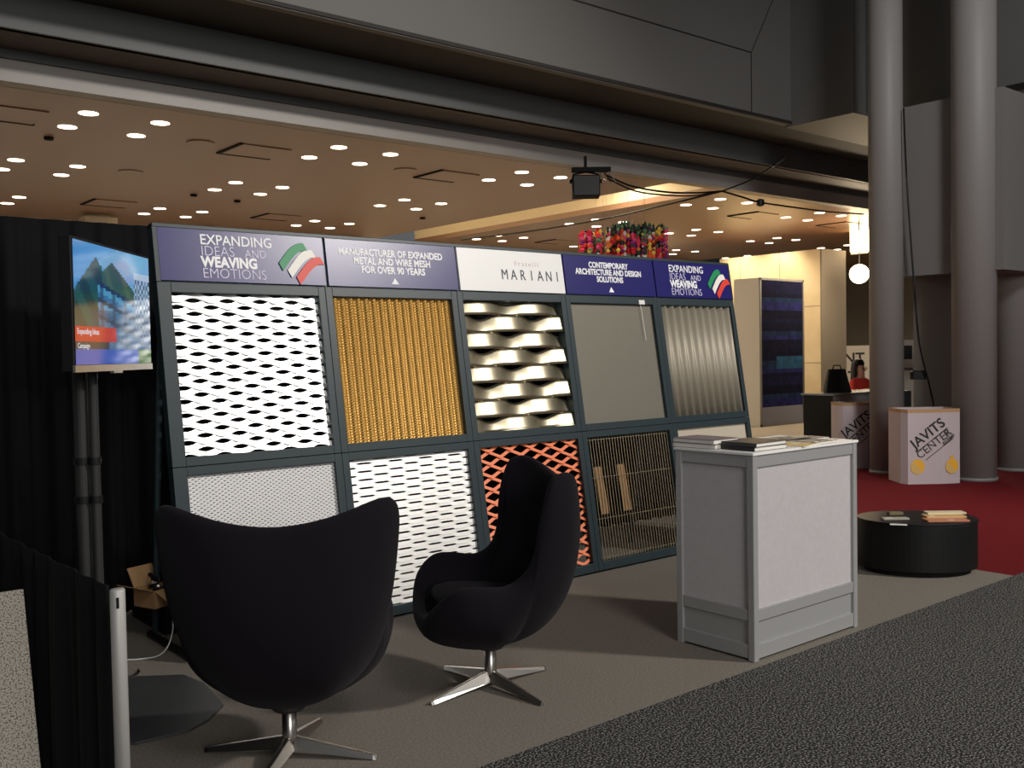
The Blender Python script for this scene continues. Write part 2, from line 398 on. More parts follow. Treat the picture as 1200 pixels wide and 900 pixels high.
# top row
panel(0, 1, ribbons(.2, 24, .0377, .0135, .0365, rad(-8), .0055, 20, x_ph=-.9), M_ALU, 'bright aluminium expanded mesh with lens-shaped holes', False)
panel(1, 1, ribbons(.028, 106, .00853, .003, .0085, rad(-12), .002, 7, rib=(.056, .009)), M_GOLD, 'gold expanded mesh with fine vertical ribs', False)
def scales(P, rows, s, D, gap, lean, W=.9, Hh=.905, ph=0.0):
    m = MB()
    for r in range(rows):
        z0 = s*r-.02
        def fn(i, j):
            x = W*i; f = 2*PI*x/P+PI*r+ph; c = math.cos(f)
            h = s*1.04-gap*max(0, c)**1.6
            y = D*c+lean*j+(.012*max(0, c))*j*j
            return (x, y, max(0, min(Hh, z0+h*j)))
        m.grid(fn, 72, 5)
    return m
panel(2, 1, scales(.49, 8, .1185, .019, .030, .020, ph=-2.2), M_NICKEL, 'large brushed nickel scale mesh')
panel(3, 1, MB().grid(lambda i, j: (.9*i, 0, .905*j), 2, 2), M_FINE, 'flat fine grey-beige wire cloth', False)
panel(4, 1, MB().grid(lambda i, j: (.9*i, .016*math.sin(2*PI*10*i), .905*j), 160, 2), M_PLEAT, 'vertically pleated beige wire cloth')
# bottom row
panel(0, 0, ribbons(.036, 80, .01125, .0028, .0115, rad(-6), .0012, 6), M_GREYMESH, 'fine pale grey expanded mesh', False)
panel(1, 0, ribbons(.228, 36, .025, .0058, .0252, rad(-4), .0016, 16, flat=2.2), M_WHITEMESH, 'white expanded mesh with thin horizontal slits', False)
panel(2, 0, ribbons(.185, 21, .0435, .0185, .024, rad(-18), .006, 12, tri=True), M_ORANGE, 'orange expanded mesh with open diamonds', False)
m = MB()
for k in range(31): x = .012+k*.0292; m.box((x, -.0025, 0), (x+.005, .0025, .9))
for z in (.02, .3, .6, .88): m.box((0, .003, z), (.9, .006, z+.004))
panel(3, 0, m, M_WIRE, 'screen of thin upright bronze wires', False, solid=0)
panel(4, 0, MB().grid(lambda i, j: (.9*i, 0, .9*j), 2, 2), M_TANSHEET, 'plain tan sheet', False)
ch = MB().tube([(.762, .012, .905), (.765, .008, .85), (.772, .008, .62)], .0025, 6); ch.box((.735, -.004, .905), (.80, .01, .94))
o = ch.build('hanging_chain', M_WHITE, FR[3, 1]); o.location = (PX0+PITCHX*3, 0, ROWS[1][0])
# header signs
SX = ((.026, 1.036), (1.055, 2.040), (2.057, 3.020), (3.036, 4.010), (4.027, 4.981))
def flag(parent, x0, z0, sc):
    for k, (mm, sh) in enumerate(((M_GREEN, 0), (M_FLAGW, 1), (M_FLAGR, 2))):
        nx = 14
        def fn(i, j, sh=sh):
            x = i*.20+sh*.062; z = .075*math.sin((i-.15)*2.4)*1.1+i*.045-sh*.047-j*.053
            return ((x+.028*j)*sc, 0, z*sc)
        o = MB().grid(fn, nx, 1, flip=True).build('flag_stripe', mm, parent, solid=.0015); o.location = (x0, -.006, z0)
signs = []
for k, (a, b) in enumerate(SX):
    o = MB().box((0, 0, 0), (b-a, .014, .296)).build('header_sign', M_SIGNW if k == 2 else M_NAVY, DISP); o.location = (a, -.002, 2.052); signs.append(o)
    o['label'] = ('navy sign with a three-striped flag', 'navy sign about expanded metal', 'white sign reading MARIANI', 'navy sign about design solutions', 'navy sign with a three-striped flag')[k]
F = -.0012
for k, x0, sxx in ((0, .235, 1.0), (4, .175, 1.0)):
    p = signs[k]
    text('EXPANDING', .083, M_TEXTW, p, (x0, F, .213), sx=.93*sxx, offset=.0008)
    text('IDEAS', .083, M_TEXTP, p, (x0, F, .148), sx=.93*sxx, offset=-.001)
    text('AND', .066, M_TEXTP, p, (x0+.262, F, .148), sx=.93*sxx, offset=-.0002)
    text('WEAVING', .083, M_TEXTW, p, (x0, F, .085), sx=.88*sxx, offset=.0035)
    text('EMOTIONS', .083, M_TEXTP, p, (x0, F, .02), sx=.93*sxx, offset=-.001)
    flag(p, x0+.47, .15, .86)
p = signs[1]
for s_, z in (('MANUFACTURER OF EXPANDED', .2), ('METAL AND WIRE MESH', .145), ('FOR OVER 90 YEARS', .09)):
    text(s_, .062, M_TEXTW, p, (.48, F, z), align='CENTER', offset=.002, sx=.86)
p = signs[3]
for s_, z in (('CONTEMPORARY', .21), ('ARCHITECTURE AND DESIGN', .155), ('SOLUTIONS', .10)):
    text(s_, .062, M_TEXTW, p, (.47, F, z), align='CENTER', offset=.002, sx=.86)
for k, x in ((1, .48), (3, .47)):
    m = MB(); m.v = [(-.028, 0, 0), (.028, 0, 0), (0, 0, .04)]; m.f = [(0, 1, 2)]
    o = m.build('arrow_mark', M_TEXTW, signs[k], solid=.0015); o.location = (x, -.002, .022)
for k_, c_ in enumerate('MARIANI'): text(c_, .105, M_TEXTG, signs[2], (.40+.083*k_, F, .088), sx=.80, align='CENTER', name='letter')
text('Fratelli', .05, M_TEXTF, signs[2], (.50, F, .19), spacing=1.5)

# paper strips hung behind the wire screen
for xa, xb in ((.11, .19), (.35, .43)):
    m = MB(); m.v = [(xa-.03, 0, .68), (xb-.03, 0, .68), (xb-.01, 0, .33), (xa-.01, 0, .33)]; m.f = [(0, 1, 2, 3)]
    o = m.build('backing_strip', M_CARD, FR[3, 0], solid=.004); o.location = (PX0+PITCHX*3, .06, ROWS[0][0])
# floor bars tying the front feet to the rear legs
for x in (.0, 4.96):
    m = MB(); c9, s9 = math.cos(rad(9)), math.sin(rad(9))
    m.tube([(x+.02, .05, .035), (x+.02, .64*c9, .64*s9+.022)], .018, 8); m.build('foot_bar', M_BLACK, DISP)

# ================================================================ COUNTER
CT = empty('reception_counter', (4.085, 3.03, 0)); tag(CT, 'waist-high silver framed counter with pale panels and white top', 'counter')
CW, CDp, CH = .965, .512, 1.068
for x in (0, CW-.04):
    for y in (0, CDp-.04): MB().box((x, y, 0), (x+.04, y+.04, CH-.012)).build('post', M_CTFRAME, CT, bevel=.004)
RZ = ((.012, .085), (.205, .265), (CH-.075, CH-.012))
for z0, z1 in RZ:
    MB().box((.04, .004, z0), (CW-.04, .03, z1)).build('rail', M_CTFRAME, CT, bevel=.002)
    MB().box((.04, CDp-.03, z0), (CW-.04, CDp-.004, z1)).build('rail', M_CTFRAME, CT, bevel=.002)
    MB().box((.004, .04, z0), (.03, CDp-.04, z1)).build('rail', M_CTFRAME, CT, bevel=.002)
    MB().box((CW-.03, .04, z0), (CW-.004, CDp-.04, z1)).build('rail', M_CTFRAME, CT, bevel=.002)
for z0, z1 in ((.075, .215), (.255, CH-.06)):
    nm, mm = ('kick_panel', M_CTFRAME) if z0 < .1 else ('side_panel', M_CTPANEL)
    MB().box((.035, .016, z0), (CW-.035, .022, z1)).build(nm, mm, CT)
    MB().box((.035, CDp-.022, z0), (CW-.035, CDp-.016, z1)).build(nm, mm, CT)
    MB().box((.016, .035, z0), (.022, CDp-.035, z1)).build(nm, mm, CT)
    MB().box((CW-.022, .035, z0), (CW-.016, CDp-.035, z1)).build(nm, mm, CT)
MB().box((-.006, -.006, CH-.012), (CW+.006, CDp+.006, CH+.002)).build('counter_top', M_WHITE, CT, bevel=.002)
TOPZ = CH+.002
def book(u, v, z, w_, d_, h_, rz, cover, label, pages=True, cat='book', group=None, name='book'):
    t = empty(name, (u, v, z), rz); tag(t, label, cat, group)
    MB().box((-w_/2+.004, -d_/2+.004, .002), (w_/2-.004, d_/2-.004, h_-.002)).build('pages', M_PAPER, t)
    MB().box((-w_/2, -d_/2, 0), (w_/2, d_/2, .002)).build('cover', cover, t)
    MB().box((-w_/2, -d_/2, h_-.002), (w_/2, d_/2, h_)).build('cover', cover, t)
    MB().box((-w_/2, d_/2-.003, 0), (w_/2, d_/2, h_)).build('spine', cover, t)
    return t
M_CV1 = mat('cover_grey', (112, 100, 108), .3); M_CV2 = mat('cover_dark', (62, 62, 60), .3); M_CV3 = mat('cover_black', (24, 24, 24), .35)
M_CV4 = mat('cover_yellow', (212, 176, 88), .5, noise=(18, .1), rgb2=(226, 214, 180)); M_CV5 = mat('cover_print', (60, 58, 56), .4, noise=(30, .08), rgb2=(200, 190, 176))
cu, cv = 4.085, 3.03
book(cu+.12, cv+.40, TOPZ, .21, .29, .026, rad(2), M_CV1, 'thick catalogue at the bottom of the two-catalogue pile near the counter edge')
book(cu+.12, cv+.40, TOPZ+.026, .21, .285, .024, rad(0), M_CV1, 'catalogue with a mauve-grey cover, upper one of the pile near the counter edge')
book(cu+.20, cv+.14, TOPZ, .22, .27, .022, rad(88), M_CV3, 'black-spined catalogue under the dark grey one on the counter')
book(cu+.20, cv+.14, TOPZ+.022, .22, .27, .02, rad(91), M_CV2, 'dark grey catalogue on top of the black-spined catalogue')
book(cu+.40, cv+.34, TOPZ, .21, .28, .018, rad(85), M_CV2, 'single dark catalogue behind the catalogue piles')
for k, (du, dv, rz, mm, lab) in enumerate(((.50, .13, 10, M_CV4, 'yellow and cream printed leaflet on the counter'), (.62, .34, 80, M_CV5, 'dark printed brochure lying beside the single dark catalogue'),
        (.72, .15, 95, M_CV5, 'dark printed brochure beside the yellow leaflet'), (.86, .30, 88, M_CV5, 'dark printed brochure near the far end of the counter'))):
    t = empty('brochure', (cu+du, cv+dv, TOPZ), rad(rz)); tag(t, lab, 'brochure', 'brochures on the counter')
    MB().box((-.105, -.13, 0), (.105, .13, .003)).build('back_page', M_PAPER, t); MB().box((-.105, -.13, .003), (.105, .13, .0055)).build('cover', mm, t)

# ================================================================ EGG CHAIRS
def egg_shell():
    # half stations, back centre -> front centre: rim, lower control, upper control
    ST = [((0, -.40, .975), (0, -.35, .245), (0, -.47, .62)),
          ((.20, -.39, 1.0), (.20, -.32, .245), (.25, -.44, .62)),
          ((.385, -.32, 1.05), (.29, -.23, .245), (.36, -.36, .60)),
          ((.455, -.215, 1.025), (.34, -.14, .245), (.415, -.245, .58)),
          ((.44, -.150, .90), (.35, -.08, .245), (.425, -.165, .55)),
          ((.405, -.130, .75), (.36, -.03, .245), (.42, -.125, .49)),
          ((.395, -.085, .62), (.36, .02, .245), (.425, -.065, .45)),
          ((.405, -.005, .56), (.36, .06, .245), (.43, .01, .42)),
          ((.425, .10, .567), (.35, .11, .245), (.438, .10, .42)),
          ((.418, .215, .565), (.32, .185, .245), (.43, .215, .40)),
          ((.345, .31, .50), (.24, .24, .25), (.35, .32, .36)),
          ((.19, .345, .415), (.12, .27, .25), (.19, .365, .31)),
          ((0, .355, .395), (0, .27, .25), (0, .375, .30))]
    n = len(ST)
    full = ST+[tuple((-p[0], p[1], p[2]) for p in s) for s in reversed(ST[1:-1])]
    N = len(full); SUB = 5
    def cr(p0, p1, p2, p3, t):
        return .5*((2*p1)+(-p0+p2)*t+(2*p0-5*p1+4*p2-p3)*t*t+(-p0+3*p1-3*p2+p3)*t**3)
    cols = []
    for k in range(N):
        for q in range(SUB):
            t = q/SUB
            cols.append([cr(*[Vector(full[(k+o) % N][c]) for o in (-1, 0, 1, 2)], t) for c in range(3)])
    pole = Vector((0, -.01, .225)); seat = Vector((0, .03, .375))
    NO, NR, NI = 14, 6, 14
    def bez(a, b, c, d, t): u = 1-t; return a*u**3+b*3*u*u*t+c*3*u*t*t+d*t**3
    rings = [[] for _ in range(NO+NR+NI)]
    for ci, (rim, p1, p2) in enumerate(cols):
        up = (rim-p2).normalized()
        ax = Vector((0, .0, rim.z)); 
        tan = cols[(ci+1) % len(cols)][0]-cols[ci-1][0]
        inw = tan.cross(up).normalized()
        c0 = Vector((0, .03, rim.z))
        if inw.dot(c0-rim) < 0: inw = -inw
        th = .062
        rin = rim+inw*th
        for i in range(NO): rings[i].append(bez(pole, p1, p2, rim, (i+1)/NO))
        for i in range(NR):
            an = PI*(i+1)/(NR+1); mid = (rim+rin)/2
            rings[NO+i].append(mid-inw*(th/2*math.cos(an))+up*(th*.62*math.sin(an)))
        # inner surface, down to the seat
        q2 = p2+(c0-p2).normalized()*.075; q2.z = max(p2.z, .43)
        q1 = Vector((p1.x*.72, p1.y*.72+.03, .385))
        for i in range(NI): rings[NO+NR+i].append(bez(rin, q2, q1, seat, i/(NI)))
    m = MB(); K = len(cols)
    m.v.append(tuple(pole))
    for r in rings: m.v += [tuple(p) for p in r]
    m.v.append(tuple(seat)); last = len(m.v)-1
    for i in range(K): m.f.append((0, 1+(i+1) % K, 1+i))
    for j in range(len(rings)-1):
        for i in range(K):
            a = 1+j*K; b = 1+(j+1)*K; i2 = (i+1) % K
            m.f.append((a+i, a+i2, b+i2, b+i))
    a = 1+(len(rings)-1)*K
    for i in range(K): m.f.append((a+i, a+(i+1) % K, last))
    return m
def cushion():
    m = MB(); pts = []
    N, J = 48, 8
    for j in range(J+1):
        f = PI*j/J; rr = math.sin(f)**.5 if 0 < j < J else 0; z = -.045*math.cos(f)
        for i in range(N):
            a = 2*PI*i/N; c, s = math.cos(a), math.sin(a)
            e = (abs(c)**3+abs(s)**3)**(-1/3)
            m.v.append((.275*e*c*rr, -.0+.27*e*s*rr, .425+z+.03*(s*e)*rr))
    for j in range(J):
        for i in range(N): i2 = (i+1) % N; m.f.append((j*N+i, j*N+i2, (j+1)*N+i2, (j+1)*N+i))
    return m
def make_chair(loc, heading, base_rot, label):
    t = empty('egg_chair', loc, heading-PI/2); tag(t, label, 'chair', 'black wool egg chairs')
    SHZ = -.02
    sh = egg_shell().build('shell', M_FAB, t, smooth=True, fixn=True)
    sh.location.z = SHZ
    ms = sh.modifiers.new('soften', 'SMOOTH'); ms.factor = .5; ms.iterations = 6
    md = sh.modifiers.new('sub', 'SUBSURF'); md.levels = 1; md.render_levels = 1
    cushion().build('seat_cushion', M_FAB, t, smooth=True, fixn=True)
    MB().lathe([(.034, .055), (.030, .08), (.028, .25)], 24).build('pedestal', M_STEEL, t, smooth=True)
    MB().lathe([(.06, .190), (.07, .2), (.07, .225)], 24).build('mount_plate', M_DARKMET, t)
    for k in range(4):
        m = MB(); kk = []
        prof = ((.0, .030, .085, .035), (.05, .030, .078, .03), (.345, .016, .022, .003), (.36, .012, .018, 0.0))
        for x, hw, zt, zb in prof:
            b = len(m.v); m.v += [(x, -hw, zb), (x, hw, zb), (x, hw*.35, zt), (x, -hw*.35, zt)]
        for q in range(len(prof)-1):
            for i in range(4): i2 = (i+1) % 4; m.f.append((q*4+i, q*4+i2, q*4+4+i2, q*4+4+i))
        m.f += [(3, 2, 1, 0), tuple((len(prof)-1)*4+i for i in range(4))]
        m.build('base_leg', M_STEEL, t, fixn=True, rot=(0, 0, base_rot+k*PI/2-heading+PI/2), bevel=.002)
    return t
make_chair((1.777, 3.575, 0), rad(58), rad(-48), 'black egg chair turned with its back to the aisle, facing the mesh display')
make_chair((2.875, 3.665, 0), rad(153), rad(2), 'black egg chair seen from its side between the other egg chair and the counter')

# ================================================================ TELEVISION
tl, trr = Vector((1.146, 4.085, 0)), Vector((1.693, 4.770, 0)); dv = (trr-tl); TW = dv.length; ang = math.atan2(dv.y, dv.x)
TV = empty('television', (tl.x, tl.y, 1.552), ang); tag(TV, 'flat television showing a blue building picture on the black stand', 'television')
MB().box((0, .0, 0), (TW, .05, .54)).build('housing', M_BLACK, TV, bevel=.004)
MB().box((-.001, -.004, -.002), (TW+.001, .006, .026)).build('lower_bezel', M_STEEL, TV)
MB().box((TW*.5-.05, -.006, -.012), (TW*.5+.05, .01, .004)).build('logo_tab', M_STEEL, TV)
def picture(s, t):
    # s 0..1 left-right, t 0..1 bottom-top
    c = (70+60*s, 150+40*s, 215+20*s)
    def mix(a, b, k): return tuple(a[i]+(b[i]-a[i])*k for i in range(3))
    if t > .72 and abs(s-.55)*.5+abs(t-.86) < .14: c = mix(c, (150, 195, 225), .6)
    # faceted roof shapes
    h1 = .90-abs(s-.26)*1.15; h2 = .88-abs(s-.46)*.75
    if s < .78 and t < h2: c = ((48, 92, 84) if (int(s*14+t*5)) % 3 else (70, 104, 84)) if t > .5 else (34, 96, 140)
    if s < .34 and t < h1: c = (20, 84, 84) if (int((s+t*.6)*9)) % 2 else (14, 62, 66)
    # curved blue building
    arc = .70-.30*(s-.28) if s > .28 else 2
    if .28 < s < .78 and t < arc:
        k = (arc-t)*22
        c = (20, 60, 96) if k % 3 < .8 else (78, 156, 200) if k % 3 < 2 else (46, 116, 166)
        if int(s*26) % 4 == 0: c = mix(c, (20, 50, 80), .5)
    # white building at right
    if s > .76 and t < .84:
        c = (170, 200, 226) if (int(s*40)+int(t*26)) % 2 else (84, 112, 146)
        if t > .78: c = (190, 214, 236)
    if t < .46 and s > .2: c = mix(c, (30, 66, 100), .45)
    if t < .28: c = mix(c, (90, 130, 170), .4)
    if t < .115: c = (30, 86, 190) if s < .8 else (74, 120, 52)
    if s < .5 and .19 < t < .32: c = (196, 40, 48)
    if s < .4 and .12 < t < .185: c = (30, 44, 66)
    return c
GX, GY = 72, 48
m = MB().grid(lambda i, j: (.012+(TW-.024)*i, -.002, .028+.50*j), GX, GY)
m.build('screen', M_SCREEN, TV, facecol=[picture((i+.5)/GX, (j+.5)/GY) for j in range(GY) for i in range(GX)])
M_SCRTXT = mat('screen_text', (0, 0, 0), .3, emit=((255, 255, 255), .6))
text('Expanding Ideas', .034, M_SCRTXT, TV, (.03, -.003, .152), thick=.0003); text('Campaign', .03, M_SCRTXT, TV, (.03, -.003, .095), thick=.0003)
# stand
pc = (tl+trr)/2+Vector((-math.sin(ang), math.cos(ang), 0))*.13
ST_ = empty('television_stand', (pc.x, pc.y, 0)); tag(ST_, 'black twin-pole floor stand with a wide base plate holding the television', 'stand')
rv = Vector((CR.x, CR.y, 0)).normalized()
for k, (off, r, h) in enumerate(((-.034, .031, 2.0), (.022, .021, 1.95))):
    MB().cyl((rv.x*off, rv.y*off), r, .012, h, 20).build('pole', M_DARKMET, ST_)
    for z in (1.14, .97): MB().cyl((rv.x*off, rv.y*off), r+.006, z, z+.03, 20).build('clamp', M_BLACK, ST_)
poly = [on_z(*q) for q in ((160, 795), (215, 793), (240, 803), (262, 828), (245, 845), (222, 858), (160, 873))]+[Vector((1.05, 4.35, 0)), Vector((1.2, 4.9, 0))]
MB().prism([(p.x-pc.x, p.y-pc.y) for p in reversed(poly)], 0, .012).build('base_plate', mat('plate_dark', (56, 57, 58), .5), ST_, bevel=.002)
b = MB().box((-.12, -.04, -.1), (.12, .04, .1)).build('mount_bracket', M_BLACK, ST_, loc=(math.sin(ang)*.05, -math.cos(ang)*.05, 1.82), rot=(0, 0, ang))

# items on the floor by the display's left end
t = empty('equipment_case', (2.215, 5.90, 0), rad(90)); tag(t, 'low black equipment case on the carpet behind the mesh display', 'case')
MB().box((-.28, -.19, 0), (.28, .19, .15)).build('body', M_BLACKM, t, bevel=.01); MB().box((-.28, -.19, .15), (.28, .19, .20)).build('lid', M_BLACKM, t, bevel=.01)
for x in (-.12, .12): MB().box((x-.02, .188, .12), (x+.02, .198, .18)).build('latch', M_DARKMET, t)
bp_ = on_z(184, 708, .2)
t = empty('cardboard_box', (bp_.x, bp_.y, .201), rad(20)); tag(t, 'open brown cardboard box of parts on the black case', 'box')
a, h = .085, .10
for (c, d) in (((0, -a, h/2), (2*a, .006, h)), ((0, a, h/2), (2*a, .006, h)), ((-a, 0, h/2), (.006, 2*a, h)), ((a, 0, h/2), (.006, 2*a, h))): MB().cbox(c, d).build('side', M_CARD, t)
MB().cbox((0, 0, .004), (2*a, 2*a, .008)).build('bottom', M_CARD, t)
for loc, rot in (((0, a, h), (rad(62), 0, 0)), ((0, -a, h), (rad(205), 0, 0)), ((-a, 0, h), (rad(20), 0, PI/2))):
    MB().box((-a, 0, -.002), (a, .12, .002)).build('flap', M_CARD, t, loc=loc, rot=rot)
for k in range(7):
    q = MB().tube([(random.uniform(-.05, .05), random.uniform(-.05, .05), .09+.01*k), (random.uniform(-.05, .05), random.uniform(-.05, .05), .1+.012*k)], .012, 8)
    o = q.build('metal_part', M_STEEL if k % 2 else M_BLACK, t)
o = MB().tube(smooth_path([(1.97, 5.38, .3), (1.955, 5.30, .12), (1.88, 5.25, .015), (1.76, 5.25, .006), (1.64, 5.34, .006), (1.5, 5.42, .006)]), .0035, 6).build('white_cable', M_WHITE)
tag(o, 'thin white cable curling on the carpet by the black case', 'cable')
pts = [(1.56+.05*math.cos(a*.5)+.006*a, 5.06+.06*math.sin(a*.5), .006) for a in range(14)]
o = MB().tube(pts, .006, 6).build('black_cable', M_BLACK); tag(o, 'coiled black cable on the carpet beside the television stand', 'cable')

# ================================================================ BLACK OVAL TABLE
tp = [on_z(x, y, .37) for x, y in ((1015, 604), (1153, 605), (1090, 622), (1080, 600))]
cx, cy = 6.66, 3.53
TB = empty('oval_table', (cx, cy, 0), rad(-47)); tag(TB, 'low black oval drum table holding colour sample slabs', 'table')
def ell(a, b, n=64): return [(a*math.cos(2*PI*i/n), b*math.sin(2*PI*i/n)) for i in range(n)]
MB().prism(ell(.405, .30), .035, .36).build('drum', M_BLACK, TB, bevel=.006)
MB().prism(ell(.36, .26), 0, .035).build('recessed_base', M_BLACKM, TB)
MB().prism(ell(.41, .305), .36, .375).build('table_top', M_BLACK, TB, bevel=.004)
def slab(x, y, z, w_, d_, h_, rz, rgb, label, tagx=None):
    p = on_z(x, y, z); t = empty('sample_slab', (p.x, p.y, z), rz); tag(t, label, 'sample', 'sample slabs on the oval table')
    MB().box((-w_/2, -d_/2, 0), (w_/2, d_/2, h_)).build('slab', mat('slab_%d_%d' % (rgb[0], rgb[2]), rgb, .5), t, bevel=.001)
    if tagx is not None: MB().box((tagx-.02, -d_/2+.004, h_), (tagx+.02, -d_/2+.024, h_+.001)).build('white_tag', M_WHITE, t)
    return t
RZ_ = math.atan2(CR.y, CR.x)
slab(1108, 610, .376, .285, .12, .012, RZ_-.03, (196, 128, 96), 'terracotta sample slab with a white tag on the oval table', .02)
slab(1106, 605.5, .388, .275, .11, .012, RZ_-.03, (206, 172, 116), 'tan sample slab resting on the terracotta one', -.10)
slab(1107, 601.5, .400, .27, .09, .012, RZ_-.03, (222, 208, 172), 'cream sample slab on top of the tan one')
slab(1049, 608.5, .376, .18, .06, .012, RZ_-.03, (170, 164, 150), 'grey sample strip with a white tag on the oval table', -.05)
slab(1053, 615, .376, .11, .05, .003, RZ_-.35, (228, 226, 222), 'small shiny white sample card on the oval table')
slab(1049, 603, .376, .10, .05, .02, RZ_, (120, 104, 72), 'small brass-coloured mesh sample on the oval table')

# ================================================================ JAVITS CARTONS
def carton(name, x, y, label, rz, sc=1.0):
    p = on_z(x, y); fwd = Vector((p.x, p.y, 0)).normalized()
    t = empty(name, (p.x+fwd.x*.24*sc, p.y+fwd.y*.24*sc, 0), rz); tag(t, label, 'carton', 'printed recycling cartons')
    pts = [(-.29, -.25), (.10, -.25), (.33, -.20), (.33, .2), (.2, .25), (-.2, .25), (-.34, .2), (-.34, -.16)]
    pts = [(a*sc, b*sc) for a, b in pts]; Hh = .86
    m = MB(); k = len(pts)
    m.v = [(a, b, z) for z in (0, Hh) for a, b in pts]+[(a*.97, b*.97, z) for z in (Hh, .05) for a, b in pts]
    for q in range(3):
        for i in range(k): j = (i+1) % k; m.f.append((q*k+i, q*k+j, (q+1)*k+j, (q+1)*k+i))
    m.f.append(tuple(reversed(range(k)))); m.f.append(tuple(range(3*k, 4*k)))
    m.build('body', M_BOXW, t)
    r = MB(); r.v = [(a*s, b*s, z) for s, z in ((1.006, Hh-.035), (1.006, Hh+.004), (.96, Hh+.004)) for a, b in pts]
    for q in range(2):
        for i in range(k): j = (i+1) % k; r.f.append((q*k+i, q*k+j, (q+1)*k+j, (q+1)*k+i))
    r.build('rim', M_CARD, t)
    Y = -.253*sc; A = rad(-42)
    def rt(body, s, x, z, mm, off=0, al='CENTER'):
        o = text(body, s, mm, t, (x, Y, z), rot=(PI/2, -rad(38), 0), align=al, offset=off)
        return o
    rt('JAVITS', .16, -.03, .545, M_INK, .003); rt('CENTER', .13, .035, .435, M_INK, 0); rt('ECOMP', .05, .19, .50, M_INK, .001)
    ln = MB().box((-.21, -.001, -.004), (.21, .001, .004)).build('print_line', M_INK, t, loc=(.0, Y, .52), rot=(0, -rad(38), 0))
    ln = MB().box((-.20, -.001, -.004), (.20, .001, .004)).build('print_line', M_INK, t, loc=(.07, Y, .40), rot=(0, -rad(38), 0))
    for x_, z_ in ((-.20, .20), (.25, .20)):
        m = MB(); n = 28; m.v = [(0, 0, 0)]+[(.082*math.cos(2*PI*i/n)*(1+.03*math.sin(4*PI*i/n)), 0, .088*math.sin(2*PI*i/n)) for i in range(n)]
        m.f = [(0, 1+i, 1+(i+1) % n) for i in range(n)]
        if x_ > 0:
            m.v += [(-.01, 0, .082), (.03, 0, .11), (.005, 0, .13), (-.025, 0, .11)]; m.f.append((n+1, n+2, n+3, n+4))
        h_ = MB(); h_.v = [(.08*math.cos(rad(135)+PI*i/14), -.0012, .086*math.sin(rad(135)+PI*i/14)) for i in range(15)]; h_.f = [tuple(range(15))]
        yy = Y if x_ < 0 else -.230
        o = m.build('apple_print', M_OCHRE, t, solid=.001); o.location = (x_*.9 if x_ < 0 else .225, yy, z_); o.rotation_euler = (0, 0, 0 if x_ < 0 else rad(12)); h_.build('apple_half', mat('pale_ochre_print', (204, 168, 96), .6), t, solid=.001, loc=tuple(o.location), rot=tuple(o.rotation_euler))
    return t
fa = math.atan2(CR.y, CR.x)
carton('recycling_carton', 1083, 567, 'white printed carton standing between two grey columns', fa)
carton('recycling_carton', 1003, 549, 'white printed carton partly hidden behind a grey column by the desk', fa, .8)

# ================================================================ RECEPTION DESK, PERSON
DK = empty('welcome_desk', (11.93, 7.52, 0)); tag(DK, 'black and grey welcome desk beside the grey column', 'desk')
MB().box((0, 0, 0), (1.7, .46, .93)).build('body', M_BLACK, DK); MB().box((.01, -.004, .62), (1.7, 0, .93)).build('front_panel', M_CLAD, DK)
MB().box((-.02, -.03, .93), (1.74, .49, .955)).build('desk_top', mat('desk_top_grey', (120, 122, 120), .2), DK, bevel=.003)
t = empty('black_bag', (12.40, 7.74, .956), rad(-35)); tag(t, 'black laptop bag standing on the welcome desk', 'bag')
m = MB(); m.v = [(-.19, -.06, 0), (.19, -.06, 0), (.19, .06, 0), (-.19, .06, 0), (-.13, -.03, .33), (.11, -.03, .33), (.11, .03, .33), (-.13, .03, .33)]
m.f = [(0, 3, 2, 1), (4, 5, 6, 7), (0, 1, 5, 4), (1, 2, 6, 5), (2, 3, 7, 6), (3, 0, 4, 7)]
m.build('bag_body', M_BLACK, t, bevel=.012); MB().tube([(-.07, 0, .32), (-.05, 0, .38), (.04, 0, .38), (.06, 0, .32)], .009, 8).build('handle', M_BLACK, t)
